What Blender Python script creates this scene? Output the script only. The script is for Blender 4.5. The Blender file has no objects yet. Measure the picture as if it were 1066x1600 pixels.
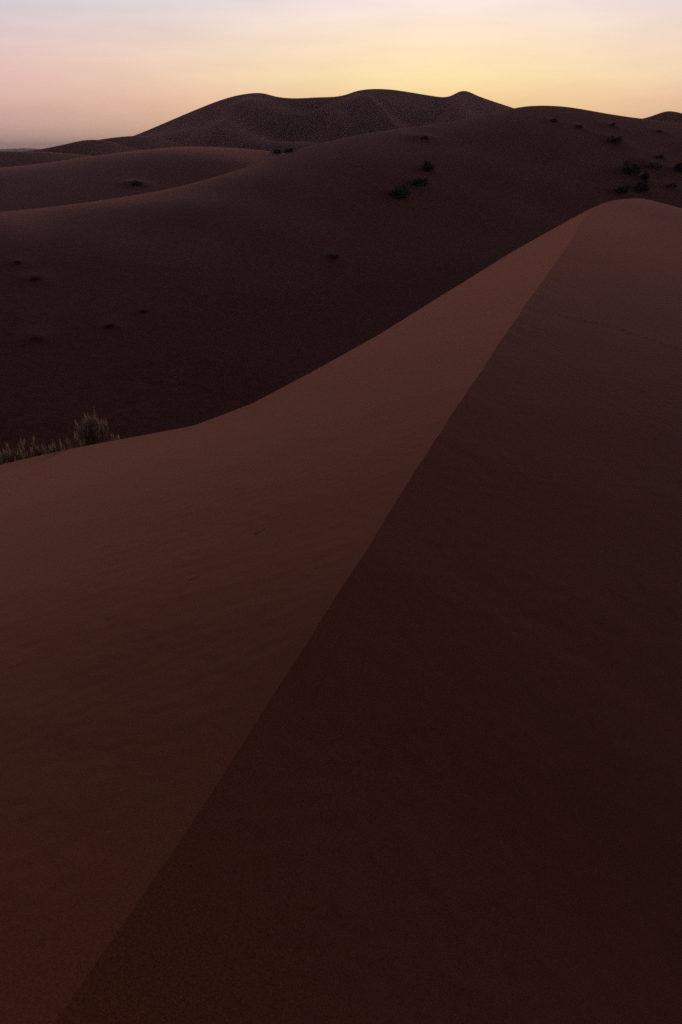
import bpy, math, random
import numpy as np

# ------------------------------------------------------------------ camera, sky, light
sc = bpy.context.scene
CAM_Z = 14.0                      # camera above the desert plain
F = 1244.0                        # focal length in pixels of the 1066 x 1600 frame (28 mm lens)
PITCH = math.atan((800 - 238) / F)
cp, sp = math.cos(PITCH), math.sin(PITCH)

cam = bpy.data.cameras.new('camera')
cam_ob = bpy.data.objects.new('camera', cam)
sc.collection.objects.link(cam_ob)
cam.sensor_fit = 'VERTICAL'
cam.sensor_height = 36.0
cam.sensor_width = 24.0
cam.lens = 36.0 * F / 1600.0
cam.clip_start = 0.05
cam.clip_end = 40000
cam_ob.location = (0, 0, CAM_Z)
cam_ob.rotation_euler = (math.pi / 2 - PITCH, 0, 0)
sc.camera = cam_ob

SUN_AZ = math.radians(6.5)        # right of straight ahead
SUN_EL = math.radians(3.0)        # height of the warm after-glow that still models the slopes

world = bpy.data.worlds.new('World')
sc.world = world
world.use_nodes = True
nt = world.node_tree
N, L = nt.nodes, nt.links
bg = N['Background']


def math_node(tree, op, a, b=None, c=None, clamp=False):
    n = tree.nodes.new('ShaderNodeMath')
    n.operation = op
    n.use_clamp = clamp
    for i, v in enumerate((a, b, c)):
        if v is None:
            continue
        if isinstance(v, (int, float)):
            n.inputs[i].default_value = v
        else:
            tree.links.new(v, n.inputs[i])
    return n.outputs[0]


def smooth_range(tree, v, a, b):
    n = tree.nodes.new('ShaderNodeMapRange')
    n.interpolation_type = 'SMOOTHSTEP'
    n.inputs['From Min'].default_value = a
    n.inputs['From Max'].default_value = b
    tree.links.new(v, n.inputs['Value'])
    return n.outputs['Result']


def ramp_node(tree, fac, stops, interp='LINEAR'):
    n = tree.nodes.new('ShaderNodeValToRGB')
    cr = n.color_ramp
    cr.interpolation = interp
    while len(cr.elements) < len(stops):
        cr.elements.new(0.5)
    for e, (p, c) in zip(cr.elements, stops):
        e.position = p
        e.color = (*c, 1)
    tree.links.new(fac, n.inputs[0])
    return n.outputs[0]


def mix_rgb(tree, fac, a, b, mode='MIX'):
    n = tree.nodes.new('ShaderNodeMix')
    n.data_type = 'RGBA'
    n.blend_type = mode
    if isinstance(fac, (int, float)):
        n.inputs['Factor'].default_value = fac
    else:
        tree.links.new(fac, n.inputs['Factor'])
    for key, v in (('A', a), ('B', b)):
        s = [i for i in n.inputs if i.name == key and i.type == 'RGBA'][0]
        if isinstance(v, tuple):
            s.default_value = (*v, 1)
        else:
            tree.links.new(v, s)
    return [o for o in n.outputs if o.type == 'RGBA'][0]


tc = N.new('ShaderNodeTexCoord')
nrm = N.new('ShaderNodeVectorMath')
nrm.operation = 'NORMALIZE'
L.new(tc.outputs['Generated'], nrm.inputs[0])
sep = N.new('ShaderNodeSeparateXYZ')
L.new(nrm.outputs[0], sep.inputs[0])
dx, dy, dz = sep.outputs
elev = math_node(nt, 'MULTIPLY', math_node(nt, 'ARCSINE', dz), 180 / math.pi)
hor = math_node(nt, 'MAXIMUM', math_node(nt, 'SQRT', math_node(nt, 'SUBTRACT', 1.0, math_node(nt, 'MULTIPLY', dz, dz))), 1e-4)
ca = math_node(nt, 'DIVIDE', math_node(nt, 'ADD', math_node(nt, 'MULTIPLY', dx, math.sin(SUN_AZ)),
                                       math_node(nt, 'MULTIPLY', dy, math.cos(SUN_AZ))), hor)
ca = math_node(nt, 'MINIMUM', math_node(nt, 'MAXIMUM', ca, -1.0), 1.0)
azd = math_node(nt, 'MULTIPLY', math_node(nt, 'ARCCOSINE', ca), 180 / math.pi)
low = math_node(nt, 'DIVIDE', elev, 20.0, clamp=True)
sunward = ramp_node(nt, low, [(0.0, (0.92, 0.55, 0.22)), (0.14, (0.97, 0.68, 0.30)), (0.22, (1.0, 0.82, 0.40)),
                              (0.32, (0.97, 0.80, 0.53)), (0.44, (0.91, 0.775, 0.71)), (1.0, (0.30, 0.33, 0.37))])
aside = ramp_node(nt, low, [(0.0, (0.56, 0.355, 0.30)), (0.06, (0.63, 0.40, 0.325)), (0.15, (0.75, 0.48, 0.385)),
                            (0.26, (0.765, 0.55, 0.475)), (0.42, (0.61, 0.60, 0.615)), (1.0, (0.25, 0.27, 0.33))])
away = ramp_node(nt, low, [(0.0, (0.030, 0.030, 0.050)), (0.25, (0.070, 0.050, 0.070)), (0.5, (0.075, 0.068, 0.095)),
                           (1.0, (0.06, 0.066, 0.10))])
band = mix_rgb(nt, smooth_range(nt, azd, -3, 31), sunward, aside)
band = mix_rgb(nt, 1.0, band, (1.13, 1.10, 1.18), 'MULTIPLY')
band = mix_rgb(nt, smooth_range(nt, azd, 28, 115), band, away)
sky = N.new('ShaderNodeTexSky')
sky.sky_type = 'NISHITA'
sky.sun_disc = False
sky.sun_elevation = math.radians(-3.0)
sky.sun_rotation = SUN_AZ
sky.dust_density = 3.0
SKY_STRENGTH = 1.0
upper = mix_rgb(nt, 1.0, sky.outputs[0], (0.64, 0.60, 0.71), 'MULTIPLY')
col = mix_rgb(nt, smooth_range(nt, elev, 9, 24), band, upper)
stk = N.new('ShaderNodeTexNoise')
cmb = N.new('ShaderNodeCombineXYZ')
L.new(math_node(nt, 'MULTIPLY', azd, 0.10), cmb.inputs[0])
L.new(math_node(nt, 'MULTIPLY', elev, 0.75), cmb.inputs[1])
L.new(math_node(nt, 'MULTIPLY', dx, 2.0), cmb.inputs[2])
L.new(cmb.outputs[0], stk.inputs['Vector'])
stk.inputs['Scale'].default_value = 1.0
stk.inputs['Detail'].default_value = 4.0
thin_cloud = ramp_node(nt, stk.outputs['Fac'], [(0.3, (0.955, 0.95, 0.95)), (0.7, (1.03, 1.03, 1.03))])
col = mix_rgb(nt, 1.0, col, thin_cloud, 'MULTIPLY')
L.new(col, bg.inputs['Color'])
bg.inputs['Strength'].default_value = SKY_STRENGTH

sun = bpy.data.lights.new('sun', 'SUN')
sun.energy = 0.95
sun.angle = math.radians(14)
sun.color = (1.0, 0.48, 0.16)
sun_ob = bpy.data.objects.new('sun', sun)
sc.collection.objects.link(sun_ob)
# light travels along -Z of the lamp: aim it from the glow towards the dunes
sun_ob.rotation_euler = (math.pi / 2 - SUN_EL, 0, math.pi - SUN_AZ)

sc.render.engine = 'CYCLES'
sc.cycles.use_adaptive_sampling = False
sc.cycles.use_denoising = False
sc.cycles.denoiser = 'OPENIMAGEDENOISE'
sc.cycles.denoising_input_passes = 'RGB_ALBEDO_NORMAL'
sc.cycles.denoising_prefilter = 'ACCURATE'
sc.cycles.max_bounces = 4
sc.cycles.diffuse_bounces = 2
sc.cycles.volume_bounces = 0
sc.view_settings.view_transform = 'Standard'
sc.view_settings.look = 'None'
sc.view_settings.exposure = 0.0
sc.view_settings.gamma = 1.0
sc.view_settings.use_curve_mapping = False

# ------------------------------------------------------------------ helpers
rng = np.random.default_rng(7)
random.seed(7)


def at(px, py, Y):
    """world point (camera at origin, z up) on the ray of a photo pixel, Y metres ahead"""
    u = (px - 533) / F
    v = (800 - py) / F
    d = np.array([u, cp + v * sp, -sp + v * cp])
    return d * (Y / d[1])


def project(p):
    p = np.asarray(p)
    f = p[..., 1] * cp - p[..., 2] * sp
    up = p[..., 1] * sp + p[..., 2] * cp
    return 533 + F * p[..., 0] / f, 800 - F * up / f


def pchip(xk, yk, x):
    xk, yk, x = map(lambda a: np.asarray(a, float), (xk, yk, x))
    h = np.diff(xk)
    d = np.diff(yk) / h
    m = np.zeros_like(xk)
    for i in range(1, len(xk) - 1):
        if d[i - 1] * d[i] > 0:
            w1, w2 = 2 * h[i] + h[i - 1], h[i] + 2 * h[i - 1]
            m[i] = (w1 + w2) / (w1 / d[i - 1] + w2 / d[i])
    m[0], m[-1] = d[0], d[-1]
    i = np.clip(np.searchsorted(xk, x) - 1, 0, len(h) - 1)
    t = np.clip((x - xk[i]) / h[i], 0, 1)
    return ((1 + 2 * t) * (1 - t) ** 2 * yk[i] + t * (1 - t) ** 2 * h[i] * m[i]
            + t * t * (3 - 2 * t) * yk[i + 1] + t * t * (t - 1) * h[i] * m[i + 1])


def natural(xk, yk, x):
    """natural cubic spline"""
    xk, yk, x = map(lambda a: np.asarray(a, float), (xk, yk, x))
    n = len(xk)
    h = np.diff(xk)
    A = np.zeros((n, n))
    b = np.zeros(n)
    A[0, 0] = A[-1, -1] = 1
    for i in range(1, n - 1):
        A[i, i - 1], A[i, i], A[i, i + 1] = h[i - 1], 2 * (h[i - 1] + h[i]), h[i]
        b[i] = 6 * ((yk[i + 1] - yk[i]) / h[i] - (yk[i] - yk[i - 1]) / h[i - 1])
    M = np.linalg.solve(A, b)
    i = np.clip(np.searchsorted(xk, x) - 1, 0, n - 2)
    a, c = xk[i + 1] - x, x - xk[i]
    return (M[i] * a ** 3 / (6 * h[i]) + M[i + 1] * c ** 3 / (6 * h[i])
            + (yk[i] / h[i] - M[i] * h[i] / 6) * a + (yk[i + 1] / h[i] - M[i + 1] * h[i] / 6) * c)


class Waves:
    """smooth band-limited random undulation in plan"""

    def __init__(self, lam, n=24, seed=1):
        r = np.random.default_rng(seed)
        a = r.uniform(0, 2 * np.pi, n)
        k = 2 * np.pi / (lam * r.uniform(0.6, 1.8, n))
        self.kx, self.ky, self.p = k * np.cos(a), k * np.sin(a), r.uniform(0, 2 * np.pi, n)

    def __call__(self, x, y):
        s = np.zeros(np.broadcast(x, y).shape)
        for kx, ky, p in zip(self.kx, self.ky, self.p):
            s += np.sin(kx * x + ky * y + p)
        return s / math.sqrt(len(self.kx))


def sstep(a, b, x):
    t = np.clip((x - a) / (b - a), 0, 1)
    return t * t * (3 - 2 * t)


def link_mesh(name, verts, faces, mat, parent=None, smooth=True):
    """verts in camera-origin coordinates (or parent-local), faces an (n,3|4) array or a list"""
    me = bpy.data.meshes.new(name)
    v = np.asarray(verts, np.float32)
    f = np.asarray(faces, np.int32)
    k = f.shape[1]
    me.vertices.add(len(v))
    me.vertices.foreach_set('co', v.ravel())
    me.loops.add(f.size)
    me.loops.foreach_set('vertex_index', f.ravel())
    me.polygons.add(len(f))
    me.polygons.foreach_set('loop_start', np.arange(0, f.size, k, dtype=np.int32))
    me.polygons.foreach_set('loop_total', np.full(len(f), k, np.int32))
    me.polygons.foreach_set('use_smooth', np.full(len(f), smooth))
    me.update(calc_edges=True)
    me.materials.append(mat)
    ob = bpy.data.objects.new(name, me)
    sc.collection.objects.link(ob)
    if parent is not None:
        ob.parent = parent
    return ob


def grid_faces(nr, nc, base=0):
    i = np.arange(nr * nc).reshape(nr, nc) + base
    return np.stack([i[:-1, :-1], i[:-1, 1:], i[1:, 1:], i[1:, :-1]], -1).reshape(-1, 4)


def tag(ob, label=None, cat=None, group=None, kind=None):
    for k, v in (('label', label), ('category', cat), ('group', group), ('kind', kind)):
        if v:
            ob[k] = v
    return ob


# ------------------------------------------------------------------ materials
def sand_material(name, grain, con=0.45, base=(0.36, 0.117, 0.063), bump=0.5, rough=0.6, spec=0.0, sheen=0.52, ripple=0.0):
    m = bpy.data.materials.new(name)
    m.use_nodes = True
    t = m.node_tree
    b = t.nodes['Principled BSDF']
    co = t.nodes.new('ShaderNodeTexCoord').outputs['Object']

    def noise(scale, detail=2.0, rough=0.5):
        n = t.nodes.new('ShaderNodeTexNoise')
        n.inputs['Scale'].default_value = scale
        n.inputs['Detail'].default_value = detail
        n.inputs['Roughness'].default_value = rough
        t.links.new(co, n.inputs['Vector'])
        return n.outputs['Fac']
    fine = noise(grain, 6.0, 1.0)
    mid = noise(grain * 0.5, 3.0, 0.6)
    broad = noise(grain * 0.006, 4.0, 0.55)
    dark = tuple(c * (1 - con) for c in base)
    light = tuple(min(1, c * (1 + con)) for c in base)
    speck = tuple(min(1, c * (1 + con) + 0.22 * con) for c in base)
    c1 = ramp_node(t, fine, [(0.38, dark), (0.5, base), (0.62, light), (0.67, speck)])
    c2 = mix_rgb(t, math_node(t, 'MULTIPLY', smooth_range(t, mid, 0.42, 0.68), 0.30), c1,
                 (base[0] * 0.82, base[1] * 0.74, base[2] * 0.74))
    c3 = mix_rgb(t, math_node(t, 'MULTIPLY', smooth_range(t, broad, 0.35, 0.7), 0.28), c2,
                 (base[0] * 1.08, base[1] * 1.2, base[2] * 1.22))
    t.links.new(c3, b.inputs['Base Color'])
    b.inputs['Roughness'].default_value = rough
    b.inputs['Specular IOR Level'].default_value = spec
    b.inputs['Diffuse Roughness'].default_value = 0.3
    b.inputs['Sheen Weight'].default_value = sheen
    b.inputs['Sheen Roughness'].default_value = 0.45
    b.inputs['Sheen Tint'].default_value = (0.95, 0.57, 0.53, 1)
    h = math_node(t, 'ADD', fine, math_node(t, 'MULTIPLY', mid, 0.9))
    if ripple:
        wv = t.nodes.new('ShaderNodeTexWave')
        wv.inputs['Scale'].default_value = ripple
        wv.inputs['Distortion'].default_value = 5.0
        wv.inputs['Detail'].default_value = 2.0
        wv.inputs['Detail Scale'].default_value = 1.2
        wv.bands_direction = 'Y'
        t.links.new(co, wv.inputs['Vector'])
        h = math_node(t, 'ADD', h, math_node(t, 'MULTIPLY', wv.outputs['Fac'], 0.35))
    bp = t.nodes.new('ShaderNodeBump')
    bp.inputs['Strength'].default_value = bump
    bp.inputs['Distance'].default_value = 0.25 / grain
    t.links.new(h, bp.inputs['Height'])
    t.links.new(bp.outputs['Normal'], b.inputs['Normal'])
    return m


def plant_material(name, a, c, scale=6.0, rough=0.7, thin=0.0):
    m = bpy.data.materials.new(name)
    m.use_nodes = True
    t = m.node_tree
    b = t.nodes['Principled BSDF']
    co = t.nodes.new('ShaderNodeTexCoord').outputs['Object']
    n = t.nodes.new('ShaderNodeTexNoise')
    n.inputs['Scale'].default_value = scale
    n.inputs['Detail'].default_value = 3
    t.links.new(co, n.inputs['Vector'])
    t.links.new(ramp_node(t, n.outputs['Fac'], [(0.3, a), (0.7, c)]), b.inputs['Base Color'])
    b.inputs['Roughness'].default_value = rough
    b.inputs['Specular IOR Level'].default_value = 0.25
    if thin:                       # thin leaves let the glow through
        tr = t.nodes.new('ShaderNodeBsdfTranslucent')
        t.links.new(b.inputs['Base Color'].links[0].from_socket, tr.inputs['Color'])
        mx = t.nodes.new('ShaderNodeMixShader')
        mx.inputs[0].default_value = thin
        t.links.new(b.outputs[0], mx.inputs[1])
        t.links.new(tr.outputs[0], mx.inputs[2])
        t.links.new(mx.outputs[0], t.nodes['Material Output'].inputs['Surface'])
    return m


SAND_NEAR = sand_material('sand_near', 190.0, con=0.8, bump=0.3)
SAND_MID = sand_material('sand_middle', 3.0, con=0.55, bump=0.25)
SAND_FAR = sand_material('sand_far', 0.4, con=0.35, bump=0.15)
PLAIN = sand_material('plain_gravel', 0.5, base=(0.20, 0.13, 0.10), bump=0.2)
ROCK = plant_material('far_rock', (0.16, 0.13, 0.13), (0.22, 0.17, 0.16), 0.01)
GREEN = plant_material('shrub_green', (0.095, 0.12, 0.08), (0.19, 0.21, 0.145), 5.0, thin=0.4)
GREY_GREEN = plant_material('shrub_grey_green', (0.12, 0.125, 0.085), (0.22, 0.21, 0.15), 5.0, thin=0.4)
STRAW = plant_material('dry_straw', (0.46, 0.40, 0.30), (0.66, 0.58, 0.45), 8.0, thin=0.45)
DRY = plant_material('dry_scrub', (0.24, 0.16, 0.12), (0.38, 0.26, 0.195), 6.0, thin=0.3)
HAY = plant_material('dry_grass', (0.24, 0.20, 0.145), (0.42, 0.355, 0.27), 9.0, thin=0.4)
TWIG = plant_material('twig_bark', (0.10, 0.075, 0.05), (0.17, 0.13, 0.09), 9.0)
PALE = plant_material('bleached_stalk', (0.62, 0.54, 0.44), (0.78, 0.70, 0.60), 60.0, thin=0.3)

# ------------------------------------------------------------------ plain
PLAIN_Z = -14.0
nr, nc = 60, 180
rr = np.concatenate([[0.0], np.geomspace(20, 9000, nr - 1)])
aa = np.linspace(0, 2 * np.pi, nc)
R, A = np.meshgrid(rr, aa, indexing='ij')
X, Y = R * np.sin(A), R * np.cos(A)
Z = PLAIN_Z + 1.2 * Waves(600, 16, 3)(X, Y) * sstep(150, 500, R)
tag(link_mesh('desert_plain', np.stack([X, Y, Z + CAM_Z], -1).reshape(-1, 3), grid_faces(nr, nc), PLAIN), kind='structure')


# ------------------------------------------------------------------ dunes behind the foreground
class Ridge:
    """a dune whose crest runs through given points; slopes fall to both sides down to base_z"""

    def __init__(self, pts, front, back, base_z, round_f=1.0, round_b=0.6, und=None, spurs=(), mounds=(), foot=None):
        p = np.array([at(*q) for q in pts])
        az = np.arctan2(p[:, 0], p[:, 1])
        self.az = az
        self.r = np.hypot(p[:, 0], p[:, 1])
        self.z = p[:, 2]
        self.front, self.back, self.base = front, back, base_z
        self.rf, self.rb, self.und = round_f, round_b, und
        self.spurs, self.mounds = spurs, list(mounds)
        self.foot = foot

    def height(self, x, y):
        a = np.arctan2(x, y)
        rho = np.hypot(x, y)
        # elevation-angle interpolation keeps the crest line smooth
        rc = pchip(self.az, self.r, a)
        tc_ = natural(self.az, self.z / self.r, np.clip(a, self.az[0], self.az[-1]))
        zc = tc_ * rc
        if self.foot is not None:
            wf = rc - np.interp(a, [q[0] for q in self.foot], [q[1] for q in self.foot])
        else:
            wf = self.front
        d = (rc - rho) / wf
        tf = np.clip(d, 0, 1)
        tb = np.clip((rho - rc) / self.back, 0, 1)

        def prof(t, k):
            return k * (t * t * (3 - 2 * t)) + (1 - k) * (1 - (1 - t) ** 1.7)
        line = tc_ * rho
        zf = line * (1 - tf) + self.base * tf
        zf = line + (np.minimum(self.base, line) - line) * prof(tf, self.rf)
        zb = line + (self.base - line) * prof(tb, self.rb)
        z = np.where(rho <= rc, zf, zb)
        env = np.where(rho <= rc, np.minimum(tf * 4, 1) * np.clip((1 - tf) * 3, 0, 1), 0)
        if self.und:
            lam, amp, seed = self.und
            z = z + amp * env * Waves(lam, 20, seed)(x, y)
        for (k0, k1, w0, w1, amp) in self.spurs:      # sharp buttress lines running down the face
            aw = w0 + (w1 - w0) * tf
            dd = np.interp(tf, [0, 1], [k0, k1])
            e = (a - dd)
            tent = np.clip(1 - np.abs(e) / aw, 0, 1)
            z = z + amp * tent ** 1.1 * sstep(0.02, 0.22, tf) * (1 - tf) * (rho <= rc)
        for (mx, my, mr, mh) in self.mounds:
            q = ((x - mx) ** 2 + (y - my) ** 2) / (mr * mr)
            z = z + mh * np.exp(-q * 1.5)
        return z

    def hit(self, px, py, lo=5.0):
        """first point of the surface on a photo ray"""
        ys = np.geomspace(lo, self.r.max() * 1.3, 4000)
        d = at(px, py, 1.0)
        P = d[None] * ys[:, None]
        below = P[:, 2] - self.height(P[:, 0], P[:, 1])
        i = int(np.argmax(below < 0))
        if below[i] >= 0:
            i = int(np.argmin(below))
        return P[i]

    def build(self, name, a0, a1, na, r0, nf, nb, mat):
        a = np.linspace(a0, a1, na)
        rc = pchip(self.az, self.r, a)
        t = np.concatenate([np.linspace(0, 1, nf) ** 0.75, 1 + (np.linspace(0, 1, nb + 1)[1:]) ** 1.6])
        rows = []
        for tt in t:
            rho = r0 + (rc - r0) * tt if tt <= 1 else rc + self.back * 1.1 * (tt - 1)
            x, y = rho * np.sin(a), rho * np.cos(a)
            rows.append(np.stack([x, y, self.height(x, y) + CAM_Z], -1))
        V = np.array(rows)
        return tag(link_mesh(name, V.reshape(-1, 3), grid_faces(len(t), na), mat), kind='structure')


def AZ(px, py=238):
    p = at(px, py, 1.0)
    return math.atan2(p[0], p[1])


mid = Ridge(
    [(-620, 352, 52), (-300, 345, 50), (-120, 338, 50), (0, 331, 51), (80, 323, 53), (150, 314, 55), (215, 304, 58), (290, 289, 62), (350, 272, 66),
     (400, 256, 70), (450, 238, 75), (500, 224, 80), (560, 211, 85), (640, 199, 91), (720, 187, 97), (790, 172, 103),
     (820, 166.5, 106), (850, 165, 109), (885, 167, 111), (940, 176, 114), (1000, 185, 117), (1066, 192, 120),
     (1200, 205, 124), (1500, 215, 128), (1800, 230, 130)],
    30, 60, -9.0, round_f=0.72, round_b=0.8, und=(16, 0.10, 5),
    foot=[(AZ(-600), 15), (AZ(0), 18), (AZ(300), 21), (AZ(600), 34), (AZ(900), 50), (AZ(1066), 60), (AZ(1500), 66)])
# shrub hummocks: (photo x, photo y of the base, radius, height)
HUMMOCKS = [(622, 306, 1.6, 0.35), (655, 288, 1.5, 0.28), (668, 266, 1.2, 0.3), (664, 217, 2.2, 0.5), (523, 402, 0.8, 0.16),
            (55, 435, 0.9, 0.15), (28, 411, 0.8, 0.12), (172, 510, 0.6, 0.12), (58, 529, 0.8, 0.16), (225, 486, 0.6, 0.06),
            (963, 222, 2.4, 0.75), (985, 271, 2.4, 0.6), (1022, 262, 3.0, 0.9), (1003, 298, 1.6, 0.4), (968, 302, 2.0, 0.45),
            (1008, 280, 1.4, 0.35), (1031, 247, 1.6, 0.5), (1050, 293, 1.6, 0.4), (1062, 268, 1.6, 0.4), (865, 190, 1.5, 0.4),
            (905, 199, 1.6, 0.35), (957, 197, 1.4, 0.35), (1032, 206, 1.6, 0.3)]
for hx, hy, hr, hh in HUMMOCKS:
    p = mid.hit(hx, hy)
    mid.mounds.append((p[0], p[1], hr, hh * 0.45))
mid.build('middle_dune', AZ(-600), AZ(1700), 600, 14.0, 330, 50, SAND_MID)

left_band = Ridge(
    [(-620, 290, 120), (-200, 278, 125), (0, 262, 130), (60, 256, 133), (130, 246, 138), (200, 237, 143), (260, 231, 148),
     (310, 229, 152), (360, 231, 155), (410, 235, 158), (450, 240, 160), (520, 246, 164), (650, 258, 170)],
    75, 50, -10.5, round_f=0.8, round_b=0.5, und=(40, 0.25, 11))
p = left_band.hit(215, 288)
left_band.mounds.append((p[0], p[1], 2.2, 0.4))
left_band.build('rolling_dune', AZ(-600), AZ(640), 420, 45.0, 150, 40, SAND_MID)

low_left = Ridge([(-620, 246, 260), (-150, 241, 262), (0, 236.5, 265), (60, 237, 270), (100, 239.5, 274), (155, 245, 280), (230, 256, 290), (320, 266, 300)],
                 70, 60, -12.0, round_f=0.5, round_b=0.3)
low_left.build('low_dune', AZ(-600), AZ(310), 260, 150.0, 60, 25, SAND_FAR)

shoulder = Ridge([(-60, 243, 350), (10, 238, 352), (60, 233.5, 355), (110, 223.5, 362), (140, 218.5, 368), (160, 219.5, 372), (185, 225, 376), (215, 233, 380),
                  (260, 243, 390), (330, 255, 400)], 90, 60, -13.0, round_f=0.35, round_b=0.3)
shoulder.build('shoulder_dune', AZ(-55), AZ(325), 260, 230.0, 60, 25, SAND_FAR)

back_low = Ridge([(60, 236, 480), (120, 224, 480), (160, 217.5, 482), (210, 212.5, 486), (250, 216, 492), (300, 230, 500), (360, 245, 510)],
                 110, 80, -13.0, round_f=0.5, round_b=0.4)
back_low.build('dark_low_dune', AZ(65), AZ(355), 200, 340.0, 60, 25, SAND_FAR)

far = Ridge(
    [(120, 235, 640), (170, 225, 645), (212, 211, 650), (260, 191, 665), (300, 174, 680), (335, 160, 692), (365, 150.5, 702), (390, 146, 710), (412, 146, 716),
     (428, 150, 720), (460, 153.5, 730), (500, 152, 742), (540, 148, 752), (555, 143, 757), (575, 139.5, 762), (605, 139.5, 770), (640, 144, 780), (680, 150.5, 790),
     (706, 149, 796), (716, 144, 799), (726, 142, 802), (742, 147.5, 806), (770, 158, 812), (800, 168, 820), (860, 190, 830), (950, 215, 850), (1050, 232, 870)],
    300, 260, -13.0, round_f=0.35, round_b=0.3, und=(120, 2.5, 21),
    spurs=[(AZ(541), AZ(452), math.radians(1.0), math.radians(4.5), 14.0),
           (AZ(548), AZ(690), math.radians(0.8), math.radians(3.5), 13.0),
           (AZ(722), AZ(610), math.radians(0.7), math.radians(2.6), 11.0),
           (AZ(405), AZ(250), math.radians(1.4), math.radians(4.0), 8.0)])
far.build('high_dune', AZ(125), AZ(1045), 620, 360.0, 170, 40, SAND_FAR)

far_right = Ridge([(920, 200, 420), (970, 190, 420), (1005, 185, 422), (1025, 179, 424), (1042, 174, 426), (1070, 178, 430), (1130, 180, 438), (1300, 200, 450), (1500, 228, 460)],
                  110, 90, -12.0, round_f=0.3, round_b=0.3)
far_right.build('peaked_dune', AZ(925), AZ(1495), 260, 280.0, 60, 25, SAND_FAR)

plateau = Ridge([(-620, 232.5, 7000), (-150, 232.5, 7000), (-40, 233.5, 7000), (20, 232.2, 7000), (48, 231.6, 7000), (62, 233, 7000), (120, 235, 7000), (300, 233, 7000), (900, 235, 7000), (1700, 233, 7000)],
                400, 600, PLAIN_Z - 2, round_f=0.5, round_b=0.5)
plateau.build('far_plateau', AZ(-600), AZ(1690), 300, 6500.0, 12, 8, ROCK)

# ------------------------------------------------------------------ foreground dune
CREST = [(-60, 1830, -1.47), (85, 1600, -1.52), (190, 1447, -1.55), (300, 1288, -1.58), (440, 1066, -1.61), (520, 940, -1.62), (572, 861, -1.63),
         (603, 809, -1.64), (720, 628, -1.66), (820, 478, -1.70), (878, 397, -1.75), (935, 321, -1.845)]
cpts = []
for px, py, z in CREST:
    d = at(px, py, 1.0)
    cpts.append(d * (z / d[2]))
cpts = np.array(cpts)
# carry the crest on behind the photographer, raised unseen to block sky light, and over the summit
d0 = cpts[0] - cpts[1]
d0 /= np.hypot(d0[0], d0[1])
pre = [cpts[0] + d0 * k + np.array([0, 0, 0.13 * k ** 1.12 - d0[2] * k]) for k in (14.0, 7.0, 3.0, 1.0)]
summit = [at(*q) for q in ((955, 314, 36.3), (975, 311, 39.2), (998, 310, 42.5), (1020, 313.5, 45.5), (1040, 320, 48.5), (1066, 332, 52), (1110, 352, 57),
                           (1200, 395, 64), (1330, 455, 70))]
C = np.vstack([pre, cpts, summit])
cl = np.concatenate([[0], np.cumsum(np.hypot(*np.diff(C[:, :2], axis=0).T))])
S0 = cl[4]


def crest(s):
    return np.stack([pchip(cl, C[:, i], s) for i in range(3)], -1)


_sd = np.linspace(0, cl[-1], 3000)
_cd = crest(_sd)


def s_of(x, y):
    x, y = np.atleast_1d(x), np.atleast_1d(y)
    out = np.empty(x.shape)
    fx, fy, fo = x.ravel(), y.ravel(), out.ravel()
    for i in range(0, len(fx), 4000):
        d2 = (fx[i:i + 4000, None] - _cd[None, :, 0]) ** 2 + (fy[i:i + 4000, None] - _cd[None, :, 1]) ** 2
        fo[i:i + 4000] = _sd[np.argmin(d2, 1)]
    return fo.reshape(x.shape)


def crest_normal(s):
    e = 0.25
    a, b = crest(np.clip(s - e, 0, cl[-1])), crest(np.clip(s + e, 0, cl[-1]))
    t = (b - a)[..., :2]
    t /= np.hypot(t[..., 0], t[..., 1])[..., None]
    return np.stack([t[..., 1], -t[..., 0]], -1)       # points to the right of the crest


_MY, _MV = [-20, -2, 1, 4, 10, 20, 33, 45, 60], [0.44, 0.56, 0.62, 0.52, 0.36, 0.27, 0.23, 0.22, 0.22]


def right_height(zc, s, w):
    """the face to the right of the crest: steeper near the camera, easing towards the summit"""
    y_ = np.interp(s, _sd, _cd[:, 1])
    m = pchip(_MY, _MV, y_)
    drop = m * w + 0.004 * w * w
    H = np.maximum(zc + 12.0, 0.5)
    return zc - H * np.tanh((drop / H) ** 3) ** (1 / 3)


BROW = [(-330, 822), (-200, 780), (-100, 752), (0, 727), (100, 704), (200, 685), (285, 669.5), (305, 665.5), (330, 656), (400, 629),
        (500, 576), (600, 520), (700, 457), (800, 394.5), (880, 349.5)]


def face_fall(s):
    """fall of the lit face away from the crest: gentle by the camera, steeper further on"""
    return pchip([-30, -2, 1.5, 4, 7.5, 40], [0.14, 0.15, 0.18, 0.25, 0.31, 0.311], np.interp(s, _sd, _cd[:, 1]))


def face_point(px, py):
    d = at(px, py, 1.0)
    ys = np.linspace(3, 33, 1500)
    P = d[None] * ys[:, None]
    s_ = s_of(P[:, 0], P[:, 1])
    c = crest(s_)
    w = np.hypot(P[:, 0] - c[:, 0], P[:, 1] - c[:, 1])
    k = int(np.argmax(P[:, 2] < c[:, 2] - face_fall(s_) * w))
    return P[k]


BR = np.array([face_point(*q) for q in BROW] + [cpts[-1]])
_e = BR[0] - BR[2]
_e = _e / np.hypot(_e[0], _e[1])
BR = np.vstack([[BR[0] + _e * 45], BR, _cd[_sd > np.interp(cpts[-1][1], _cd[:, 1], _sd) + 1.0][::60]])


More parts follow.
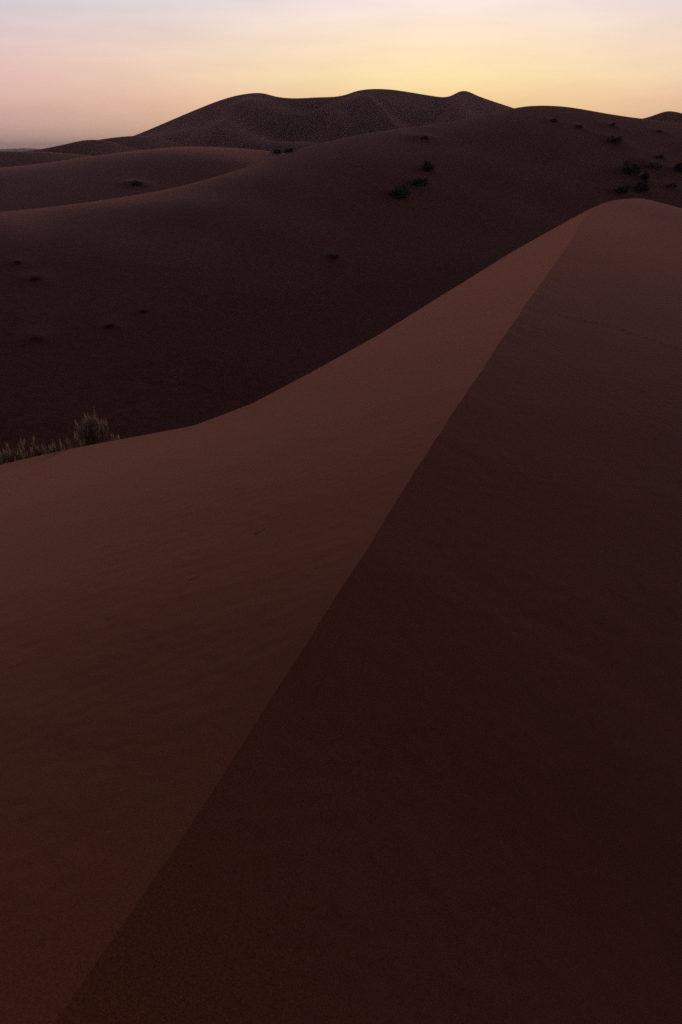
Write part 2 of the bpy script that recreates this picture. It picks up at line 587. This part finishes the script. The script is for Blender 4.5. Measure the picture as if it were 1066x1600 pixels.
def brow_dist(x, y):
    """signed plan distance to the brow, positive beyond it"""
    best = np.full(x.shape, 1e9)
    sign = np.zeros(x.shape)
    for a, b in zip(BR[:-1, :2], BR[1:, :2]):
        e = b - a
        L2 = e @ e
        t = np.clip(((x - a[0]) * e[0] + (y - a[1]) * e[1]) / L2, 0, 1)
        qx, qy = x - a[0] - t * e[0], y - a[1] - t * e[1]
        d = np.hypot(qx, qy)
        c = e[0] * (y - a[1]) - e[1] * (x - a[0])
        m = d < best - 1e-9
        best = np.where(m, d, best)
        sign = np.where(m, np.sign(c), sign)
    return best * sign


def left_height(zc, s, w, x, y):
    d = np.maximum(brow_dist(x, y), 0)
    drop = face_fall(s) * w + 0.55 * (np.sqrt(d * d + 0.12 ** 2) - 0.12)
    drop = drop + 0.45 * (np.sqrt(np.maximum(w - 7.5, 0) ** 2 + 1.0) - 1.0)
    H = np.maximum(zc + 12.0, 0.5)
    return zc - H * np.tanh((drop / H) ** 4) ** 0.25


# track prints and little grooves pressed into the sand, in plan


def ray_plane(px, py, fn, lo=0.5, hi=60):
    d = at(px, py, 1.0)
    ys = np.geomspace(lo, hi, 6000)
    P = d[None] * ys[:, None]
    b = P[:, 2] - fn(P[:, 0], P[:, 1])
    i = int(np.argmax(b < 0))
    return P[i]


def fg_raw(x, y):
    """unsculpted foreground surface; side decided by the crest line"""
    s = s_of(x, y)
    c = crest(s)
    side = w_of(x, y, s)
    L_ = left_height(c[..., 2], s, np.maximum(-side, 0), x, y)
    R_ = right_height(c[..., 2], s, np.maximum(side, 0))
    return np.where(side < 0, L_, R_)


def w_of(x, y, s):
    c = crest(s)
    n = crest_normal(s)
    return (x - c[..., 0]) * n[..., 0] + (y - c[..., 1]) * n[..., 1]


DIMPLES = []       # (x, y, radius, depth)


def trail(pix, step, zig, rad, depth):
    P = np.array([ray_plane(px, py, fg_raw) for px, py in pix])
    l = np.concatenate([[0], np.cumsum(np.hypot(*np.diff(P[:, :2], axis=0).T))])
    n = int(l[-1] / step)
    for k in range(n):
        q = (k + 0.5) * step
        x, y = np.interp(q, l, P[:, 0]), np.interp(q, l, P[:, 1])
        j = (zig if k % 2 else -zig) + random.uniform(-.2, .2) * zig
        DIMPLES.append((x + random.uniform(-.2, .2) * step, y + j * 2.0, rad * random.uniform(.75, 1.15), depth * random.uniform(.6, 1.1)))


trail([(822, 476), (850, 487), (900, 499), (950, 508), (985, 520), (1020, 532), (1066, 547), (1110, 560)], 0.055, 0.022, 0.020, 0.0048)
trail([(800, 474), (760, 483), (720, 491), (680, 500), (640, 515), (612, 526)], 0.075, 0.02, 0.020, 0.003)

# arc-length rows, refined where the prints lie
dist = lambda s: np.maximum(np.hypot(*(crest(np.atleast_1d(s))[0, :2])), 0.6)
rows = [0.0]
while rows[-1] < cl[-1]:
    s = rows[-1]
    D = float(dist(s))
    st = 0.011 * D if s < S0 - 1.5 else 0.0065 * D
    yy = crest(np.array([s]))[0, 1]
    if 7.0 < yy < 11.8:
        st = 0.015
    rows.append(s + min(st, 0.5))
S = np.clip(np.array(rows), 0, cl[-1])
q1 = np.concatenate([np.linspace(0, 0.04, 14), np.arange(0.044, 0.30, 0.0018), np.geomspace(0.303, 3.4, 130)])
QR = q1
QL = np.linspace(0, 1, 400)
Dm = np.array([float(dist(s)) for s in S])
wid = 1.2 + 0.75 * Dm
cc = crest(S)
nn = crest_normal(S)
W1 = Waves(2.6, 18, 31)
W2 = Waves(0.5, 18, 37)
W3 = Waves(0.09, 24, 41)
# a little wander of the brink itself, as wind leaves it
brink = 0.003 * Waves(1.1, 14, 51)(cc[:, 0], cc[:, 1]) + 0.0012 * Waves(0.3, 14, 53)(cc[:, 0], cc[:, 1])
brink = brink * np.minimum(Dm / 4, 1.5)


def sheet(Q, sign):
    w = wid[:, None] * Q[None]
    if sign < 0:
        w = np.repeat((np.exp(Q * 3.56) - 1.0)[None], len(S), 0)
    w_ = sign * w + brink[:, None] * np.exp(-w / 0.3)       # the brink wanders, the faces stay smooth
    X = cc[:, None, 0] + nn[:, None, 0] * w_
    Y = cc[:, None, 1] + nn[:, None, 1] * w_
    if sign < 0:
        Z = left_height(cc[:, None, 2], S[:, None], w, X, Y)
        env = sstep(0, 0.6, w)
    else:
        Z = right_height(cc[:, None, 2], S[:, None], w)
        env = sstep(0, 1.0, w)
    env = env * np.exp(-np.maximum(Y, 0) / 9.0)
    Z = Z + env * (0.004 * W1(X, Y) + 0.0008 * W2(X, Y)) + sstep(0, 0.15, w) * 0.00035 * W3(X, Y)
    return X, Y, np.maximum(Z, -12.0), w


fgX, fgY, fgZ, _ = sheet(QR, 1)
flX, flY, flZ, flw = sheet(QL, -1)


def press(X, Y, Z, items):
    for (x, y, r, dep) in items:
        i, j = np.where((np.abs(X - x) < 3 * r) & (np.abs(Y - y) < 6 * r))
        if len(i) == 0:
            continue
        q = np.sqrt((X[i, j] - x) ** 2 + ((Y[i, j] - y) / 1.6) ** 2) / r
        Z[i, j] += dep * (0.35 * np.exp(-((q - 1.5) / 0.45) ** 2) - np.exp(-(q / 0.9) ** 4))


press(fgX, fgY, fgZ, DIMPLES)
press(flX, flY, flZ, DIMPLES)
V = np.concatenate([np.stack([flX[:, ::-1], flY[:, ::-1], flZ[:, ::-1]], -1), np.stack([fgX[:, 1:], fgY[:, 1:], fgZ[:, 1:]], -1)], 1)
nr, nc = V.shape[:2]
V[..., 2] += CAM_Z
fg = link_mesh('foreground_dune', V.reshape(-1, 3), grid_faces(nr, nc), SAND_NEAR)
tag(fg, kind='structure')
# keep the brink a crisp edge
fg.data.update()
k0 = len(QL) - 1
sharp = np.zeros(len(fg.data.edges), bool)
ev = np.empty(len(fg.data.edges) * 2, np.int32)
fg.data.edges.foreach_get('vertices', ev)
ev = ev.reshape(-1, 2)
sharp = (ev[:, 0] % nc == k0) & (ev[:, 1] % nc == k0)
att = fg.data.attributes.new('sharp_edge', 'BOOLEAN', 'EDGE')
att.data.foreach_set('value', sharp)
print('foreground', nr, nc, nr * nc * 2)

# ------------------------------------------------------------------ plants
def blades(n, h, spread, width, lean, seed, root=0.25, h_lo=0.45, droop=0.25):
    """narrow curved leaves fanning out of one base: verts, faces"""
    r = np.random.default_rng(seed)
    V_, F_ = [], []
    for _ in range(n):
        a = r.uniform(0, 2 * np.pi)
        q = math.sqrt(r.uniform(0, 1))
        b = np.array([math.cos(a), math.sin(a), 0]) * spread * root * q
        hh = h * r.uniform(h_lo, 1.0) * (1 - 0.22 * q)
        a2 = a + r.normal(0, 0.6)
        out = np.array([math.cos(a2), math.sin(a2), 0]) * spread * (0.15 + 0.85 * q) * lean * r.uniform(0.5, 1.1)
        side = np.array([-math.sin(a2 + r.normal(0, .8)), math.cos(a2), 0])
        side /= np.linalg.norm(side)
        k = len(V_)
        for t, w in ((0, 0.8), (0.4, 1.0), (0.75, 0.7), (1.0, 0.08)):
            p = b + out * t ** 1.6 + np.array([0, 0, hh * (t - droop * t * t * q)])
            V_ += [p - side * width * w / 2, p + side * width * w / 2]
        for m in range(3):
            F_.append((k + 2 * m, k + 2 * m + 1, k + 2 * m + 3, k + 2 * m + 2))
    return np.array(V_), np.array(F_)


def leaf_cloud(n, h, rad, size, seed):
    """small leaves spread through clumps of a low bush"""
    r = np.random.default_rng(seed)
    V_, F_ = [], []
    clumps = [(np.array([r.uniform(-.7, .7) * rad, r.uniform(-.7, .7) * rad, h * r.uniform(.2, .75)]), r.uniform(.25, .5) * rad, h * r.uniform(.18, .34)) for _ in range(9)]
    for _ in range(n):
        c, cr, ch = clumps[r.integers(len(clumps))]
        d = r.normal(0, 1, 3)
        d /= np.linalg.norm(d)
        d *= r.uniform(.4, 1.0)
        p = c + d * np.array([cr, cr, ch])
        if p[2] < 0.02:
            p[2] = 0.02
        u = r.normal(0, 1, 3)
        u[2] = abs(u[2]) + .4
        u /= np.linalg.norm(u)
        w = np.cross(u, r.normal(0, 1, 3))
        w /= np.linalg.norm(w)
        L_ = size * r.uniform(.6, 1.5)
        k = len(V_)
        V_ += [p, p + u * L_ * .5 + w * L_ * .22, p + u * L_, p + u * L_ * .5 - w * L_ * .22]
        F_.append((k, k + 1, k + 2, k + 3))
    return np.array(V_), np.array(F_)


def tube(P, rad, sides=5):
    P = np.asarray(P, float)
    V_, F_ = [], []
    for i, p in enumerate(P):
        t = P[min(i + 1, len(P) - 1)] - P[max(i - 1, 0)]
        t /= np.linalg.norm(t)
        a = np.cross(t, (0.3, 0.2, 1.0))
        a /= np.linalg.norm(a)
        b = np.cross(t, a)
        for k in range(sides):
            an = 2 * math.pi * k / sides
            V_.append(p + (a * math.cos(an) + b * math.sin(an)) * rad[i])
    for i in range(len(P) - 1):
        for k in range(sides):
            k2 = (k + 1) % sides
            F_.append((i * sides + k, i * sides + k2, (i + 1) * sides + k2, (i + 1) * sides + k))
    return np.array(V_), np.array(F_)


def merge(parts):
    V_, F_, o = [], [], 0
    for v, f in parts:
        V_.append(v)
        F_.append(f + o)
        o += len(v)
    return np.concatenate(V_), np.concatenate(F_)


def root_at(name, p, label, cat, group):
    e = bpy.data.objects.new(name, None)
    sc.collection.objects.link(e)
    e.empty_display_size = 0.2
    e.location = (p[0], p[1], p[2] + CAM_Z)
    return tag(e, label, cat, group)


def twigs(n, h, rad, thick, seed):
    r = np.random.default_rng(seed)
    out = []
    for _ in range(n):
        a = r.uniform(0, 2 * np.pi)
        q = r.uniform(.2, 1)
        e = np.array([math.cos(a) * rad * q, math.sin(a) * rad * q, h * r.uniform(.5, .95)])
        m = e * .5 + r.normal(0, .05 * rad, 3)
        out.append(tube([(0, 0, -0.05), m, e], [thick, thick * .7, thick * .25], 4))
    return merge(out)


# ---- pale tussocks showing above the left brow of the near dune
SHR = 'shrubs scattered over the middle dune'


def tussock(px, py_top, Yd, rad, n, label, seed, seeds_n, green, lean=0.8, root=0.6):
    top = at(px, py_top, Yd)
    g = fg_raw(np.array([top[0]]), np.array([top[1]]))[0] - 0.02
    h = top[2] - g
    t = root_at('grass_tussock', (top[0], top[1], g), label, 'grass', 'grass tussocks behind the near dune')
    link_mesh('leaf_blades', *blades(n, h * 0.9, rad, 0.008, lean, seed, root=root, h_lo=0.3), green, t, smooth=False)
    # feathery dry seed heads on thin stalks
    r = np.random.default_rng(seed + 5)
    st, hd = [], []
    for _ in range(seeds_n):
        a, q = r.uniform(0, 6.28), math.sqrt(r.uniform(0, 1))
        b = np.array([math.cos(a), math.sin(a), 0]) * rad * root * .7 * q
        e = b + np.array([math.cos(a) * rad * lean * q + r.normal(0, .03), math.sin(a) * rad * lean * q, h * r.uniform(.72, 1.0) * (1 - .18 * q)])
        mth = (b + e) / 2 + np.array([0, 0, .04 * h])
        st.append(tube([b, mth, e], [.003, .0025, .0018], 3))
        hv, hf = blades(9, 0.20 * r.uniform(.7, 1.3), .045, .009, 1.0, int(r.integers(1e6)), root=.05)
        hd.append((hv + e - np.array([0, 0, .1]), hf))
    tag(link_mesh('stalks', *merge(st), STRAW, t, smooth=False), kind='stuff')
    tag(link_mesh('seed_heads', *merge(hd), STRAW, t, smooth=False), kind='stuff')
    return t


tussock(140, 648, 9.7, 0.19, 380, 'tallest pale dry grass tussock above the left brow of the near dune', 101, 120, HAY, 0.4, 0.8)
tussock(112, 673, 9.8, 0.08, 60, 'thin wisp of dry grass just left of the tallest tussock', 131, 10, HAY, 0.6)
tussock(171, 676, 9.8, 0.10, 60, 'faint low grass wisp just right of the tallest tussock', 137, 8, HAY, 0.8)
tussock(53, 674, 9.7, 0.08, 70, 'dark grass tussock with one upright pale stalk, left of the tallest', 103, 4, GREEN, 0.5)
tussock(80, 689, 9.9, 0.15, 90, 'low grey dry tussock between the tallest and the single upright stalk', 107, 26, HAY, 0.8)
tussock(12, 697, 9.6, 0.30, 340, 'wide grey green tussock cut by the left edge of the photograph', 109, 60, GREEN, 0.8)

# ---- shrubs on the dunes: photo x, photo y of the base, width and height in photo pixels, look, label
SHRUBS = [
    (625, 309, 36, 28, 'bush', 'largest dark green shrub of the trio in the middle of the dark dune face'),
    (655, 290, 34, 15, 'bush', 'low spreading shrub between the two taller ones on the dark dune face'),
    (669, 267, 20, 18, 'bush', 'small dense dark shrub topmost of the trio on the dark dune face'),
    (664, 218, 16, 8, 'low', 'faint low scrub on a hummock just under the middle dune ridge'),
    (523, 403, 22, 9, 'low', 'lone low scrub on the empty dark slope below the shrub trio'),
    (55, 436, 20, 6, 'low', 'flat dark scrub at the left, lower right of the smallest left scrub'),
    (28, 411, 14, 5, 'low', 'smallest flat scrub near the left edge of the dark slope'),
    (172, 511, 16, 7, 'low', 'small scrub low on the dark slope above the tall pale tussock'),
    (58, 530, 24, 6, 'low', 'wide flat scrub lowest on the dark slope at the left'),
    (225, 487, 14, 4, 'low', 'faint thin scrub up and right of the scrub above the pale tussock'),
    (962, 223, 26, 13, 'tuft', 'tuft with pale dry tops on a hummock near the right skyline'),
    (985, 272, 36, 25, 'bush', 'largest dark green shrub of the right hand cluster'),
    (1022, 262, 38, 9, 'tuft', 'pale yellowish low scrub right beside the largest right hand shrub'),
    (1003, 299, 26, 18, 'bush', 'dark round shrub just above the rounded summit of the near dune'),
    (971, 302, 22, 16, 'bush', 'grey green shrub left of the one above the near dune summit'),
    (1008, 281, 14, 11, 'bush', 'small upright shrub between the largest right hand shrub and the summit'),
    (1031, 247, 20, 7, 'low', 'flat dark scrub above the pale yellowish one at the right'),
    (1049, 293, 20, 9, 'low', 'low dark scrub at the right, level with the near dune summit shrubs'),
    (1062, 268, 18, 16, 'bush', 'dull shrub cut by the right edge of the photograph'),
    (865, 191, 14, 7, 'low', 'small scrub just below the rounded top of the middle dune'),
    (905, 200, 14, 5, 'low', 'tiny scrub midway between hilltop scrub and the pale topped tuft'),
    (957, 197, 10, 5, 'low', 'tiny scrub directly above the pale topped tuft near the skyline'),
    (1032, 207, 10, 4, 'low', 'tiny scrub under the pointed dune at the far right'),
]
for k, (px, py, wpx, hpx, look, label) in enumerate(SHRUBS):
    p = mid.hit(px, py)
    m_px = (p[1] * cp - p[2] * sp) / F
    W_, H_ = wpx * m_px * (0.85 if look == 'low' else 1.0), hpx * m_px * (0.8 if look == 'low' else 1.0)
    p = np.array([p[0], p[1], float(mid.height(p[0], p[1])) - 0.03])
    t = root_at('desert_shrub', p, label, 'shrub', SHR)
    g = {'bush': GREEN, 'tuft': GREY_GREEN, 'low': DRY}[look]
    a = blades(150 if look == 'bush' else 90, H_, W_ / 2, m_px * 0.9, 0.9, 300 + k, root=0.75, h_lo=0.4)
    b = leaf_cloud(420 if look == 'bush' else 200, H_ * 0.9, W_ * 0.42, m_px * 2.2, 500 + k)
    link_mesh('foliage', *merge([a, b]), g, t, smooth=False)
    link_mesh('stems', *twigs(9, H_ * 0.8, W_ * 0.35, m_px * 0.35, 700 + k), TWIG, t, smooth=False)
    if look == 'tuft':
        tv, tf = blades(80, H_ * 1.25, W_ * 0.35, m_px * 0.5, 0.8, 900 + k, root=0.5, h_lo=0.7)
        tv = tv + np.array([W_ * 0.18, 0, 0])
        link_mesh('dry_tops', tv, tf, STRAW, t, smooth=False)

p = left_band.hit(215, 290)
BAND = [(215, 290, 18, 9, left_band, 'solitary low shrub on the rolling dune at the left'),
        (433, 240, 18, 9, left_band, 'dark left bush of the pair in the saddle below the high dune'),
        (452, 237, 16, 7, mid, 'paler right bush of the pair in the saddle below the high dune')]
for k, (px, py, wpx, hpx, rd, label) in enumerate(BAND):
    p = rd.hit(px, py)
    m_px = (p[1] * cp - p[2] * sp) / F
    W_, H_ = wpx * m_px, hpx * m_px
    t = root_at('desert_shrub', (p[0], p[1], float(rd.height(p[0], p[1])) - 0.05), label, 'shrub', 'shrubs far behind the middle dune')
    link_mesh('foliage', *merge([blades(110, H_, W_ / 2, m_px * 0.9, 0.9, 1300 + k, root=0.75, h_lo=0.4),
                                 leaf_cloud(300, H_ * 0.9, W_ * 0.42, m_px * 2.0, 1500 + k)]), GREEN, t, smooth=False)
    link_mesh('stems', *twigs(7, H_ * 0.8, W_ * 0.35, m_px * 0.3, 1700 + k), TWIG, t, smooth=False)

# ---- dry stalks blown onto the lit slope
for k, (x0, y0, x1, y1, label) in enumerate(((167, 968, 189, 957, 'pale dry stalk on the lit slope, lowest and leftmost of three'),
                                             (297, 906, 314, 899, 'thin dry stalk on the lit slope, middle one of three'),
                                             (399, 833, 414, 826, 'short dry stalk on the lit slope, uppermost of three'))):
    a, b = ray_plane(x0, y0, fg_raw), ray_plane(x1, y1, fg_raw)
    mth = (a + b) / 2
    mth[2] += 0.0015
    o = tube([a + np.array([0, 0, .0015]), mth, b + np.array([0, 0, .0005])], [.0026, .002, .0008], 6)
    c0 = np.array([a[0], a[1], a[2]])
    so = link_mesh('dry_stalk', o[0] - c0, o[1], PALE)
    so.location = (c0[0], c0[1], c0[2] + CAM_Z)
    tag(so, label, 'stalk', 'dry stalks on the lit slope')

# ------------------------------------------------------------------ air
def box_mesh(name, lo, hi, mat):
    x0, y0, z0 = lo
    x1, y1, z1 = hi
    v = [(x0, y0, z0), (x1, y0, z0), (x1, y1, z0), (x0, y1, z0), (x0, y0, z1), (x1, y0, z1), (x1, y1, z1), (x0, y1, z1)]
    f = [(0, 3, 2, 1), (4, 5, 6, 7), (0, 1, 5, 4), (1, 2, 6, 5), (2, 3, 7, 6), (3, 0, 4, 7)]
    return link_mesh(name, v, f, mat, smooth=False)


hm = bpy.data.materials.new('air')
hm.use_nodes = True
hm.node_tree.nodes.clear()
pv = hm.node_tree.nodes.new('ShaderNodeVolumePrincipled')
pv.inputs['Color'].default_value = (0.62, 0.70, 1.0, 1)
pv.inputs['Density'].default_value = 1.4e-4
pv.inputs['Anisotropy'].default_value = 0.4
mo = hm.node_tree.nodes.new('ShaderNodeOutputMaterial')
hm.node_tree.links.new(pv.outputs[0], mo.inputs['Volume'])
tag(box_mesh('haze', (-9200, -9200, -8), (9200, 9200, 92), hm), kind='stuff')
